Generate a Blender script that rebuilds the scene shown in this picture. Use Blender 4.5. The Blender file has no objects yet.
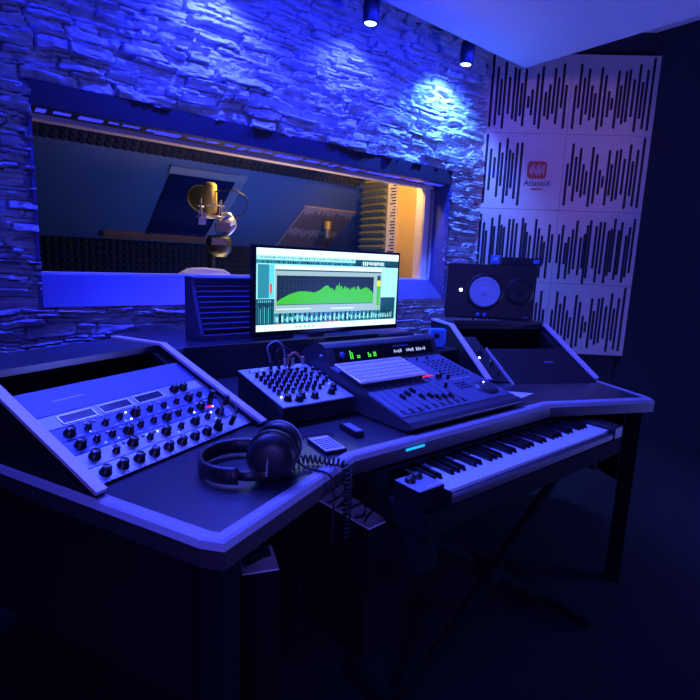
import bpy, math, random
import numpy as np
from mathutils import Vector, Matrix
random.seed(7)
C = bpy.context.scene.collection
R = math.radians

# ------------------------------------------------------------------ materials
def s2l(c):
    return tuple((x/12.92 if x <= .04045 else ((x+.055)/1.055)**2.4) for x in c)
MATS = {}
def mk(name, col, rough=.5, metal=0., emit=None, es=1., noise=0., scale=8., bump=0., spec=.5, coat=0.):
    m = bpy.data.materials.new(name); m.use_nodes = True
    nt = m.node_tree; b = nt.nodes['Principled BSDF']
    b.inputs['Base Color'].default_value = (*col, 1)
    b.inputs['Roughness'].default_value = rough
    b.inputs['Metallic'].default_value = metal
    b.inputs['Specular IOR Level'].default_value = spec
    b.inputs['Coat Weight'].default_value = coat
    if emit:
        b.inputs['Emission Color'].default_value = (*emit, 1)
        b.inputs['Emission Strength'].default_value = es
    tc = nt.nodes.new('ShaderNodeTexCoord'); n = nt.nodes.new('ShaderNodeTexNoise')
    n.inputs['Scale'].default_value = scale; n.inputs['Detail'].default_value = 5
    nt.links.new(tc.outputs['Object'], n.inputs['Vector'])
    if noise > 0:
        mx = nt.nodes.new('ShaderNodeMix'); mx.data_type = 'RGBA'
        mx.inputs['A'].default_value = (*[c*(1-noise) for c in col], 1)
        mx.inputs['B'].default_value = (*[min(1, c*(1+noise)) for c in col], 1)
        nt.links.new(n.outputs['Fac'], mx.inputs['Factor'])
        nt.links.new(mx.outputs['Result'], b.inputs['Base Color'])
    if bump > 0:
        bp = nt.nodes.new('ShaderNodeBump'); bp.inputs['Strength'].default_value = bump
        bp.inputs['Distance'].default_value = .01
        nt.links.new(n.outputs['Fac'], bp.inputs['Height']); nt.links.new(bp.outputs['Normal'], b.inputs['Normal'])
    MATS[name] = m
    return m
mk('matte_black', (.006, .006, .008), .9, noise=.2, spec=.15)
mk('pale_strip', (.66, .58, .64), .4, noise=.06, scale=40)
mk('stone', (.46, .46, .50), .75, noise=.45, scale=14, bump=.5)
mk('plaster', (.62, .62, .66), .8, noise=.05, scale=3)
mk('dark_wall', (.02, .02, .03), .9, noise=.2)
mk('carpet', (.012, .011, .016), .95, noise=.5, scale=60, bump=.4)
mk('laminate', (.026, .028, .040), .30, noise=.15, scale=5, spec=1.0, coat=.7)
MATS['laminate'].node_tree.nodes['Principled BSDF'].inputs['Coat Roughness'].default_value = .22
mk('desk_trim', (.36, .36, .42), .38, noise=.08, scale=40, spec=.5)
mk('desk_edge', (.035, .026, .035), .5, noise=.2, scale=30)
mk('black', (.012, .012, .015), .45, noise=.3, scale=20)
mk('black_gloss', (.010, .010, .013), .2, noise=.2, scale=20)
mk('rubber', (.010, .010, .012), .6, noise=.3, scale=30)
mk('leather', (.012, .012, .014), .4, noise=.3, scale=80, bump=.3)
mk('knob', (.010, .010, .012), .35, noise=.2, scale=60)
mk('knob_cap', (.55, .55, .6), .4, noise=.1)
mk('steel_panel', (.26, .30, .38), .42, .35, noise=.12, scale=25)
mk('blue_panel', (.08, .12, .36), .5, .2, noise=.15, scale=12)
mk('mixer_face', (.42, .50, .62), .45, .2, noise=.08, scale=30)
mk('ctrl_face', (.10, .13, .20), .45, .1, noise=.1, scale=30)
mk('ctrl_body', (.04, .045, .06), .4, noise=.15, scale=20)
mk('alu', (.66, .68, .72), .35, .5, noise=.05, scale=20)
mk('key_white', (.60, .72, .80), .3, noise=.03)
mk('kb_key', (.62, .64, .68), .5, noise=.05)
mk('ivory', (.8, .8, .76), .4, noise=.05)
mk('slot', (.012, .010, .02), .8, noise=.2)
mk('panel_wood', (.58, .42, .40), .6, noise=.08, scale=20)
mk('cream_wood', (.80, .66, .50), .5, noise=.12, scale=30)
mk('red_wood', (.50, .20, .10), .5, noise=.2, scale=15)
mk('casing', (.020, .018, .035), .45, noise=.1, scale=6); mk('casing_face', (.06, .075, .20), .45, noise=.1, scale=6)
mk('booth_lit_blue', (.13, .20, .36), .8, noise=.08, scale=4)  # blue light coming through the window is mixed into this base colour
mk('sky_pane', (.012, .02, .09), .12, noise=.2, scale=2)
mk('foam_dark', (.045, .043, .055), .95, noise=.2, scale=40)
mk('foam_olive', (.20, .19, .13), .95, noise=.15, scale=40)
mk('foam_blue', (.045, .05, .11), .95, noise=.15, scale=60, bump=.2)
mk('amber_wall', (.85, .52, .12), .6, noise=.05, scale=3)
mk('gold_mesh', (.95, .62, .14), .45, .3, noise=.15, scale=90, bump=.3)
mk('chrome', (.6, .58, .6), .3, .8, noise=.1, scale=30)
mk('brass', (.5, .36, .2), .4, .6, noise=.15, scale=30)
mk('cloth', (.85, .82, .65), .9, noise=.1, scale=30, bump=.3)
mk('cone', (.45, .52, .72), .6, noise=.05)
mk('sign_red', (.40, .04, .04), .6, noise=.1)
mk('sign_ink', (.05, .03, .07), .7, noise=.1)
mk('paper', (.72, .72, .82), .6, noise=.06, scale=10)
mk('film', (.75, .70, .85), .35, noise=.3, scale=8, bump=.3)
mk('blue_plastic', (.06, .30, .80), .45, noise=.12, scale=60, bump=.3)
mk('trim_metal', (.55, .55, .62), .4, .4, noise=.06)
def em(name, srgb, es=1.):
    if name[:2] == 'e_': es = 1.35
    c = s2l(srgb); mk(name, (.01, .01, .01), .3, emit=c, es=es)
em('e_white', (.86, 1, 1), 1.0); em('e_pale', (.62, .88, .90), 1.); em('e_cyan', (.35, .80, .86), 1.)
em('e_teal', (.16, .52, .60)); em('e_dteal', (.08, .28, .36)); em('e_navy', (.06, .14, .19)); em('e_line', (.20, .30, .40))
em('e_grey', (.58, .70, .72)); em('e_green', (.24, .72, .0)); em('e_yel', (.85, .9, .1)); em('e_red', (.95, .30, .18)); em('e_black', (.01, .05, .09))
em('led_white', (.8, .85, 1), 14); em('led_green', (.3, 1, .2), 1.6); em('led_red', (1, .12, .28), 1.3); em('led_cyan', (.1, .7, 1), 1.15)
em('led_soft', (.2, .3, 1), 1)
em('led_blue', (.3, .5, 1), 4); em('led_amber', (1, .62, .35), 1.0); em('lens', (.6, .8, 1), 9); em('led_text', (.7, .75, 1), .9)
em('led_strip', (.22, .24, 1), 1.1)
em('bulb', (1, .8, .45), 8)
def glass():
    m = bpy.data.materials.new('glass'); m.use_nodes = True; nt = m.node_tree
    for n in list(nt.nodes): nt.nodes.remove(n)
    o = nt.nodes.new('ShaderNodeOutputMaterial'); mx = nt.nodes.new('ShaderNodeMixShader')
    t = nt.nodes.new('ShaderNodeBsdfTransparent'); g = nt.nodes.new('ShaderNodeBsdfGlossy'); f = nt.nodes.new('ShaderNodeMath'); lw = nt.nodes.new('ShaderNodeLayerWeight'); pw = nt.nodes.new('ShaderNodeMath')
    t.inputs['Color'].default_value = (.93, .95, .97, 1); g.inputs['Roughness'].default_value = .02; lw.inputs['Blend'].default_value = .5; pw.operation = 'POWER'; pw.inputs[1].default_value = 4.5; f.operation = 'MULTIPLY_ADD'; f.inputs[1].default_value = .9; f.inputs[2].default_value = .035
    nt.links.new(lw.outputs['Facing'], pw.inputs[0]); nt.links.new(pw.outputs[0], f.inputs[0])
    nt.links.new(f.outputs[0], mx.inputs[0]); nt.links.new(t.outputs[0], mx.inputs[1]); nt.links.new(g.outputs[0], mx.inputs[2])
    nt.links.new(mx.outputs[0], o.inputs[0]); MATS['glass'] = m
glass()

# ------------------------------------------------------------------ mesh builder
class MB:
    def __init__(s): s.v = []; s.f = []; s.m = []; s.sm = []; s.names = []
    def mi(s, mat):
        if mat not in s.names: s.names.append(mat)
        return s.names.index(mat)
    def add(s, vs, fs, mat, smooth=False, M=None):
        k = len(s.v)
        s.v += [tuple(M @ Vector(p)) if M is not None else tuple(p) for p in vs]
        i = s.mi(mat)
        for f in fs: s.f.append(tuple(k+a for a in f)); s.m.append(i); s.sm.append(smooth)
        return s
    def box(s, a, b, mat, M=None):
        x0, y0, z0 = a; x1, y1, z1 = b
        vs = [(x0,y0,z0),(x1,y0,z0),(x1,y1,z0),(x0,y1,z0),(x0,y0,z1),(x1,y0,z1),(x1,y1,z1),(x0,y1,z1)]
        return s.add(vs, [(0,3,2,1),(4,5,6,7),(0,1,5,4),(1,2,6,5),(2,3,7,6),(3,0,4,7)], mat, False, M)
    def prism(s, poly, z0, z1, mat, M=None, side=None):
        n = len(poly); vs = [(x,y,z0) for x,y in poly]+[(x,y,z1) for x,y in poly]
        s.add(vs, [tuple(range(n-1,-1,-1)), tuple(range(n,2*n))], mat, False, M)
        return s.add(vs, [(i,(i+1)%n,n+(i+1)%n,n+i) for i in range(n)], side or mat, False, M)
    def lathe(s, prof, mat, M=None, n=20, smooth=True):
        vs = []; fs = []
        for r, z in prof:
            for k in range(n): a = 2*math.pi*k/n; vs.append((r*math.cos(a), r*math.sin(a), z))
        for j in range(len(prof)-1):
            for k in range(n):
                fs.append((j*n+k, j*n+(k+1)%n, (j+1)*n+(k+1)%n, (j+1)*n+k))
        s.add(vs, fs, mat, smooth, M)
        caps = []
        if prof[0][0] > 1e-6: caps.append(tuple(range(n-1,-1,-1)))
        if prof[-1][0] > 1e-6: caps.append(tuple((len(prof)-1)*n+k for k in range(n)))
        if caps: s.add(vs, caps, mat, False, M)
        return s
    def tube(s, pts, r, mat, n=8, M=None, rs=None):
        P = [Vector(p) for p in pts]; vs = []; fs = []
        t0 = (P[1]-P[0]).normalized(); u = t0.orthogonal().normalized()
        for i, p in enumerate(P):
            t = ((P[min(i+1,len(P)-1)]-P[max(i-1,0)])).normalized()
            u = (u - t*u.dot(t)).normalized(); w = t.cross(u); rr = rs[i] if rs else r
            for k in range(n): a = 2*math.pi*k/n; vs.append(tuple(p+(u*math.cos(a)+w*math.sin(a))*rr))
        for i in range(len(P)-1):
            for k in range(n): fs.append((i*n+k, i*n+(k+1)%n, (i+1)*n+(k+1)%n, (i+1)*n+k))
        s.add(vs, fs, mat, True, M)
        return s.add(vs, [tuple(range(n-1,-1,-1)), tuple((len(P)-1)*n+k for k in range(n))], mat, False, M)
    def mesh(s, name):
        me = bpy.data.meshes.new(name); me.from_pydata(s.v, [], s.f)
        for nm in s.names: me.materials.append(MATS[nm])
        me.polygons.foreach_set('material_index', s.m); me.polygons.foreach_set('use_smooth', s.sm); me.update()
        return me
    def build(s, name, parent=None, bevel=0, seg=2, loc=(0,0,0), rot=(0,0,0)):
        o = bpy.data.objects.new(name, s.mesh(name)); C.objects.link(o)
        o.location = loc; o.rotation_euler = rot
        if parent is not None: o.parent = parent
        if bevel:
            b = o.modifiers.new('bevel', 'BEVEL'); b.width = bevel; b.segments = seg; b.limit_method = 'ANGLE'; b.angle_limit = R(40)
        return o
def place(name, me, parent, loc=(0,0,0), rot=(0,0,0)):
    o = bpy.data.objects.new(name, me); C.objects.link(o); o.location = loc; o.rotation_euler = rot
    if parent is not None: o.parent = parent
    return o
def tag(o, label=None, cat=None, group=None, kind=None):
    if label: o['label'] = label
    if cat: o['category'] = cat
    if group: o['group'] = group
    if kind: o['kind'] = kind
    return o
def thing(name, label, cat, loc=(0,0,0), rot=(0,0,0), group=None):
    o = bpy.data.objects.new(name, None); C.objects.link(o); o.empty_display_size = .05
    o.location = loc; o.rotation_euler = rot; return tag(o, label, cat, group)
def copy_tree(o, parent=None):
    c = o.copy(); C.objects.link(c); c.parent = parent
    for ch in [x for x in C.objects if x.parent == o]: copy_tree(ch, c)
    return c
def struct(mb, name, **k): return tag(mb.build(name, **k), kind='structure')
def smooth_path(pts, n=8):
    P = [Vector(p) for p in pts]; out = []
    for i in range(len(P)-1):
        a = P[max(i-1,0)]; b = P[i]; c = P[i+1]; d = P[min(i+2,len(P)-1)]
        for k in range(n):
            t = k/n
            out.append(.5*((2*b)+(c-a)*t+(2*a-5*b+4*c-d)*t*t+(3*b-a-3*c+d)*t**3))
    out.append(P[-1]); return out

# ------------------------------------------------------------------ room shell
WY = 2.5                      # face of the stone wall
WX0, WX1, WZ0, WZ1 = .32, 2.842, 1.115, 1.785        # glass opening
OX0, OX1, OZ0, OZ1 = .32, 2.842, .985, 1.88         # outer edge of casing
def stone_wall():
    rng = np.random.default_rng(5)
    x0, x1, z0, z1 = -.45, 3.175, .70, 2.80
    dx, dz = .0085, .0052
    nx = int((x1-x0)/dx)+1; nz = int((z1-z0)/dz)+1
    X, Z = np.meshgrid(np.linspace(x0, x1, nx), np.linspace(z0, z1, nz))
    def vn(X, Z, fx, fz, seed):
        g = np.random.default_rng(seed).random((256, 256))
        u = X*fx+50; v = Z*fz+50; i = np.floor(u).astype(int); j = np.floor(v).astype(int); fu = u-i; fv = v-j
        fu = fu*fu*(3-2*fu); fv = fv*fv*(3-2*fv)
        a = g[i%256, j%256]; b = g[(i+1)%256, j%256]; c = g[i%256, (j+1)%256]; d = g[(i+1)%256, (j+1)%256]
        return (a*(1-fu)+b*fu)*(1-fv)+(c*(1-fu)+d*fu)*fv
    Zw = Z + .034*(vn(X, Z, 4.5, 5, 1)-.5) + .012*(vn(X, Z, 16, 20, 2)-.5)
    Xw = X + .05*(vn(X, Z, 5, 18, 3)-.5)
    zs = [z0-.05]
    while zs[-1] < z1+.1: zs.append(zs[-1]+rng.choice([.014, .020, .027, .036, .048], p=[.2, .3, .25, .17, .08]))
    zs = np.array(zs); row = np.clip(np.searchsorted(zs, Zw)-1, 0, len(zs)-2)
    H = np.zeros_like(X)
    for r in range(len(zs)-1):
        m = row == r
        if not m.any(): continue
        xs = [x0-.3*rng.random()-.1]
        while xs[-1] < x1+.3: xs.append(xs[-1]+rng.uniform(.06, .30)*(.7+9*(zs[r+1]-zs[r])))
        xs = np.array(xs); c = np.clip(np.searchsorted(xs, Xw[m])-1, 0, len(xs)-2)
        n = len(xs); d = rng.uniform(.000, .044, n); tz = rng.uniform(-.4, .8, n); tx = rng.uniform(-.05, .05, n)
        fz = (Zw[m]-zs[r]); h = zs[r+1]-zs[r]; xc = (xs[c]+xs[c+1])/2
        e = np.minimum(np.minimum(fz, h-fz)/.0035, np.minimum(Xw[m]-xs[c], xs[c+1]-Xw[m])/.007); e = np.clip(e, 0, 1)
        H[m] = (d[c]+tz[c]*(fz-h/2)+tx[c]*(Xw[m]-xc)+.006)*e
    H += .016*(vn(X, Z, 12, 34, 8)-.5) + .010*(vn(X, Z, 36, 80, 9)-.5)
    # broken facets: quantised steps inside long stones
    q = vn(X, Z, 9, 26, 11); H += .010*np.floor(q*4)/4
    Y = WY - .012 - np.clip(H, -.006, .075)
    keep = ~((X > OX0+.01) & (X < OX1-.01) & (Z > OZ0+.01) & (Z < OZ1-.01))
    idx = np.arange(nx*nz).reshape(nz, nx)
    fk = keep[:-1, :-1] & keep[1:, 1:] & keep[:-1, 1:] & keep[1:, :-1]
    F = np.stack([idx[:-1, :-1][fk], idx[:-1, 1:][fk], idx[1:, 1:][fk], idx[1:, :-1][fk]], 1)
    V = np.stack([X.ravel(), Y.ravel(), Z.ravel()], 1)
    me = bpy.data.meshes.new('wall_back'); me.from_pydata(V.tolist(), [], F.tolist())
    me.materials.append(MATS['stone']); me.update()
    o = bpy.data.objects.new('wall_back', me); C.objects.link(o); tag(o, kind='structure')
stone_wall()
m = MB()          # the masonry behind the stone cladding, with the opening
m.box((-1.6, WY, 0), (4.4, 2.64, OZ0), 'dark_wall'); m.box((-1.6, WY, OZ1), (4.4, 2.64, 2.9), 'dark_wall')
m.box((-1.6, WY, OZ0), (OX0, 2.64, OZ1), 'dark_wall'); m.box((OX1, WY, OZ0), (4.4, 2.64, OZ1), 'dark_wall')
struct(m, 'wall_back')
struct(MB().box((-1.7, -2.2, -.06), (4.4, 6.0, 0), 'carpet'), 'floor')
struct(MB().box((-1.7, -2.2, 2.9), (4.4, 2.64, 2.98), 'plaster'), 'ceiling')
struct(MB().box((-1.72, -2.2, 0), (-1.6, 2.5, 2.9), 'dark_wall'), 'wall_left')
struct(MB().box((-1.7, -2.3, 0), (4.4, -2.2, 2.9), 'dark_wall'), 'wall_front')
struct(MB().box((4.06, -2.2, 0), (4.2, 1.72, 2.9), 'dark_wall'), 'wall_right')
# lowered soffit, its far edge kept off the stone wall and off the corner panels
struct(MB().box((-1.6, -2.2, 2.55), (3.158, 2.158, 2.90), 'plaster'), 'ceiling_soffit')
# diagonal corner wall carrying the slotted panels
CA = R(-42)
struct(MB().box((-.02, .02, 0), (1.25, .10, 2.9), 'dark_wall', Matrix.Translation((3.175, 2.5, 0)) @ Matrix.Rotation(CA, 4, 'Z')), 'wall_corner')
SL_T = [(.042,.01,.50),(.079,.09,.49),(.106,.17,.42),(.133,.055,.51),(.166,.155,.41),(.2,.09,.445),(.226,.10,.46),(.253,.195,.42),(.277,.10,.49),(.307,.28,.365),(.332,.235,.415),(.363,.13,.48),(.395,.08,.505),(.427,.25,.42),(.453,.20,.44),(.482,.09,.40),(.51,.15,.47),(.54,.06,.36),(.567,.2,.5)]
SL_M = [(.04,.01,.50),(.073,.11,.41),(.103,.17,.32),(.133,.066,.455),(.157,.135,.375),(.186,.035,.50),(.21,.115,.445),(.233,.135,.39),(.26,.066,.465),(.294,.062,.512)]
SL_B = [(u, t, .515-.4*t+.03*((i*7)%5-2)) for i, (u, t) in enumerate([(.037,.04),(.065,.10),(.085,.16),(.124,.066),(.143,.126),(.176,.042),(.196,.115),(.216,.13),(.251,.07),(.28,.07),(.307,.10),(.35,.06),(.37,.096),(.387,.16),(.413,.186),(.449,.066),(.475,.13),(.501,.186),(.521,.228),(.55,.1),(.575,.17)])]
PH = .535
def slot_panel(slots, label, x, z, name='slotted_diffuser', scale=1, M0=None, w=.6, h=PH, sw=.0092, mat='panel_wood'):
    mb = MB(); mb.box((.001, -.018, .0015), (w-.0015, .0, h-.001), mat)
    for u, a, b in slots:
        pts = []
        for k in range(7): t = math.pi*k/6; pts.append((u+sw*math.cos(t), h-a-sw+sw*math.sin(t)))
        for k in range(7): t = math.pi+math.pi*k/6; pts.append((u+sw*math.cos(t), h-b+sw+sw*math.sin(t)))
        Mx = Matrix.Rotation(R(90), 4, 'X')      # polygon (x,z) -> extrude along -y
        mb.prism([(px, pz) for px, pz in pts], .0175, .0188, 'slot', Mx)
    o = mb.build(name); tag(o, label, 'acoustic panel', 'slotted wooden acoustic panels')
    return o
cm = Matrix.Translation((3.178, 2.485, 0)) @ Matrix.Rotation(CA, 4, 'Z')
rows = [(2.198, SL_T, 'top'), (1.663, SL_M, 'mid'), (1.128, SL_B, 'bot'), (.593, SL_T, 'low')]
LB = {('top',0):'pinkish slotted wall panel right under the ceiling beside the stone wall', ('mid',0):'slotted wall panel carrying the red square logo sign',
      ('bot',0):'slotted wall panel directly above the big loudspeaker', ('low',0):'slotted wall panel behind the loudspeaker, lowest of its column',
      ('top',1):'slotted wall panel under the ceiling at the far right corner', ('mid',1):'slotted wall panel right of the logo panel',
      ('bot',1):'slotted wall panel right of and above the loudspeaker', ('low',1):'lowest slotted wall panel beside the right wall'}
for z, sl, key in rows:
    for c in (0, 1):
        s2 = sl if c == 0 else [(.6-u, a, b) for u, a, b in (SL_T if key == 'mid' else sl)]
        o = slot_panel(s2, LB[(key, c)], 0, 0)
        o.matrix_world = cm @ Matrix.Translation((.6*c, 0, z))
# logo sign with lettering on the middle panel
sg = thing('logo_sign', 'small red square logo over dark lettering on the slotted wall panel', 'sign')
sg.matrix_world = cm @ Matrix.Translation((.415, -.019, 1.945))
m = MB()
def rrect(cx, cy, w, h, r, n=5):
    out = []
    for qx, qy, a0 in ((1,1,0),(-1,1,90),(-1,-1,180),(1,-1,270)):
        for k in range(n+1): a = R(a0+90*k/n); out.append((cx+qx*(w/2-r)+r*math.cos(a), cy+qy*(h/2-r)+r*math.sin(a)))
    return out
RX = Matrix.Rotation(R(90), 4, 'X')
m.prism(rrect(0, 0, .135, .12, .022), 0, .006, 'sign_red', RX); m.build('red_badge', sg)
m = MB()
for k, (a, b) in enumerate([(-.03,.02),(-.04,.035),(-.02,.045),(-.035,.01),(-.045,.03),(-.03,.045),(-.04,.02),(-.02,.035),(-.035,.04)]):
    x = -.048+k*.012; m.prism(rrect(x, (a+b)/2, .0055, b-a, .0026, 3), .006, .0075, 'panel_wood', RX)
m.build('bar_emblem', sg)
def text(s, size, mat, parent, loc, rot, ext=.0006):
    cu = bpy.data.curves.new('lettering', 'FONT'); cu.body = s; cu.size = size; cu.extrude = ext; cu.align_x = 'CENTER'
    o = bpy.data.objects.new('lettering', cu); C.objects.link(o); dg = bpy.context.evaluated_depsgraph_get()
    me = bpy.data.meshes.new_from_object(o.evaluated_get(dg)); bpy.data.objects.remove(o)
    me.materials.clear(); me.materials.append(MATS[mat]); return place('lettering', me, parent, loc, rot)
text('AtlantiX', .058, 'sign_ink', sg, (.01, -.001, -.112), (R(90), 0, 0))
MB().prism(rrect(.01, -.135, .085, .010, .004), 0, .0015, 'sign_red', RX).build('underline', sg)

# ------------------------------------------------------------------ observation window
win = thing('window_1', None, None); tag(win, kind='structure')
m = MB()
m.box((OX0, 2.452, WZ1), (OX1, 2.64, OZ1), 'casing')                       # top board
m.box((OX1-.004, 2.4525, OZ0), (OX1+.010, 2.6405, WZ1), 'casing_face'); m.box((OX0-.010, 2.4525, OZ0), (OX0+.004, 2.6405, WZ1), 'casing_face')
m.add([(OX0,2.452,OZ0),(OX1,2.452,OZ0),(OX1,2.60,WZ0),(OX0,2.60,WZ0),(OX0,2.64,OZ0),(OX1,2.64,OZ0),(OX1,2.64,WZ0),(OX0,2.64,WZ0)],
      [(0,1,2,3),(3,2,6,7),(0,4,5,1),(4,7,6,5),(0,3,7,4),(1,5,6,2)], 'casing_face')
m.build('casing', win)
m = MB()
for x in (1.27, 1.297, 1.324): m.lathe([(.006,0),(.006,.004)], 'black', Matrix.Translation((x, 2.452, 1.845)) @ Matrix.Rotation(R(90), 4, 'X'), 10)
m.build('screw_cap', win)
m = MB()
m.box((WX0, 2.60, WZ1-.020), (WX1, 2.66, WZ1), 'cream_wood'); m.box((WX0, 2.60, WZ0), (WX1, 2.66, WZ0+.012), 'ivory')
m.box((WX0, 2.60, WZ0), (WX0+.02, 2.66, WZ1), 'cream_wood')
m.box((WX1-.012, 2.60, WZ0), (WX1, 2.66, WZ1), 'cream_wood'); m.box((WX1-.030, 2.64, WZ0), (WX1-.012, 2.66, WZ1), 'slot'); m.box((WX1-.085, 2.615, WZ0), (WX1-.030, 2.70, WZ1), 'cream_wood')
m.build('frame', win)
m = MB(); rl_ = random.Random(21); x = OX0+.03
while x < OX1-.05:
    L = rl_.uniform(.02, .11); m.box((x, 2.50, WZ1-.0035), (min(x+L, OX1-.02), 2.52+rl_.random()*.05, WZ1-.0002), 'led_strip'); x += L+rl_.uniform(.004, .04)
m.build('led_strip', win)  # glowing dashes painted in for the blotchy blue light under the top board
MB().box((WX0+.02, 2.628, WZ0+.012), (WX1-.085, 2.634, WZ1-.02), 'glass').build('pane', win)

# ------------------------------------------------------------------ vocal booth behind the glass
SLO = .68
def zs_(Y): return 1.73-SLO*(Y-3.83)
SN = Vector((0, SLO, 1)).normalized(); SA = math.atan(SLO)
m = MB()   # sloped ceiling slab
m.add([(-.2,2.66,zs_(2.66)),(4.3,2.66,zs_(2.66)),(4.3,4.46,zs_(4.46)),(-.2,4.46,zs_(4.46)),(-.2,2.66,zs_(2.66)+.1),(4.3,2.66,zs_(2.66)+.1),(4.3,4.46,zs_(4.46)+.1),(-.2,4.46,zs_(4.46)+.1)],
      [(0,1,2,3),(7,6,5,4),(0,4,5,1),(1,5,6,2),(2,6,7,3),(3,7,4,0)], 'booth_lit_blue')
struct(m, 'ceiling_booth')
struct(MB().box((-.2, 4.42, 0), (4.3, 4.5, 1.36), 'booth_lit_blue'), 'wall_booth_back')
struct(MB().box((-.3, 2.64, 0), (-.2, 4.5, 2.7), 'booth_lit_blue'), 'wall_booth_left')
struct(MB().box((2.95, 2.65, 0), (4.3, 3.53, 1.92), 'amber_wall'), 'wall_booth_right')
struct(MB().box((4.2, 3.36, 0), (4.3, 4.5, 2.2), 'booth_lit_blue'), 'wall_booth_right')
# wedge foam block on the return wall
def ribs(n, L, h, d, mat):            # horizontal wedge ribs facing -x, L along y, h tall
    mb = MB(); mb.box((-.02, 0, 0), (0, L, h), mat); s = h/n
    for i in range(n):
        z = i*s; mb.add([(-.02,0,z),(-.02,L,z),(-.02,L,z+s),(-.02,0,z+s),(-d,0,z+s*.5),(-d,L,z+s*.5)], [(0,4,5,1),(4,3,2,5),(0,3,4),(1,5,2)], mat)
    return mb
for k in range(2):
    o = ribs(8, .31, .455, .065, 'foam_olive').build('wedge_foam', loc=(2.951, 3.205, 1.0-.01+.457*k))
    tag(o, ['olive ribbed acoustic foam block low beside the orange wall behind the glass', 'olive ribbed acoustic foam block high beside the orange wall behind the glass'][k], 'acoustic foam', 'ribbed foam blocks in the booth')
sl = [(.018+.0*i, .03+.055*i, .055+.055*i) for i in range(0)]
mb = MB(); mb.box((2.929, 3.09, 1.05), (2.951, 3.20, 1.90), 'cream_wood')
zz = 1.08; rr = random.Random(3)
while zz < 1.87:
    L = rr.uniform(.02, .075); mb.box((2.9275, 3.10, zz), (2.9295, 3.10+L, zz+.010), 'slot'); zz += .024
tag(mb.build('slotted_strip'), 'narrow pale slotted wooden strip between ribbed foam and orange wall', 'acoustic panel')
# skylight
def on_slope(x, Y, off=0): return Vector((x, Y, zs_(Y))) - SN*off
sk = thing('window_2', None, None); tag(sk, kind='structure')
SM = Matrix.Translation(on_slope(0, 3.66)) @ Matrix.Rotation(-SA, 4, 'X')       # local y runs down the slope, -z faces the booth
sk.matrix_world = SM
LEN = .80
m = MB(); x0, x1 = 1.30, 1.885
m.box((x0, 0, -.02), (x1, .07, .0), 'alu'); m.box((x1-.075, .07, -.02), (x1, LEN, .0), 'trim_metal'); m.box((x0+.02, .07, -.012), (x0+.05, LEN, 0), 'sky_pane')
m.build('frame', sk)
MB().box((x0+.05, .07, -.006), (x1-.075, LEN, -.001), 'sky_pane').build('pane', sk)
MB().box((x0-.3, LEN, -.035), (x1+.01, LEN+.055, 0), 'red_wood').build('sill', sk)
# slotted diffuser panel on the slope
rr = random.Random(9); sl = []
for k in range(24):
    u = .03+k*.0235; sl.append((u, .03+rr.random()*.07, .30+rr.random()*.05)); sl.append((u, .37+rr.random()*.07, .60))
o = slot_panel(sl, 'pale slotted panel on the blue lit sloping booth ceiling', 0, 0, w=.59, h=.635, sw=.0055)
o.matrix_world = Matrix.Translation(on_slope(2.545, 3.865, .004)) @ Matrix.Rotation(-SA, 4, 'X') @ Matrix.Translation((0, .635, 0)) @ Matrix.Rotation(R(90), 4, 'X')
# pyramid foam tiles
def pyr_tile(w=.5, n=10, d=.035, mat='foam_dark'):
    mb = MB(); mb.box((0, 0, -.012), (w, w, 0), mat); s = w/n
    for i in range(n):
        for j in range(n):
            a = i*s; b = j*s
            mb.add([(a,b,-.012),(a+s,b,-.012),(a+s,b+s,-.012),(a,b+s,-.012),(a+s/2,b+s/2,-.012-d)], [(0,4,1),(1,4,2),(2,4,3),(3,4,0)], mat)
    return mb
tile = pyr_tile().mesh('acoustic_foam_tile')
for r in range(2):
    for c in range(6):
        o = place('acoustic_foam_tile', tile, None)
        Y = 3.60-.418*(r+1)
        o.matrix_world = Matrix.Translation(on_slope(-.1+c*.502, Y, .001)) @ Matrix.Rotation(-SA, 4, 'X')
        tag(o, 'dark pyramid foam tile in the band along the top of the sloping booth ceiling', 'acoustic foam', 'pyramid foam tiles above the booth slope')
for c in range(8):
    o = place('acoustic_foam_tile', tile, None)
    o.matrix_world = Matrix.Translation((-.15+c*.502, 4.422, 1.33)) @ Matrix.Rotation(R(-90), 4, 'X')
    tag(o, 'dark pyramid foam tile low on the back wall of the booth', 'acoustic foam', 'pyramid foam tiles on the booth back wall')

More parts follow.
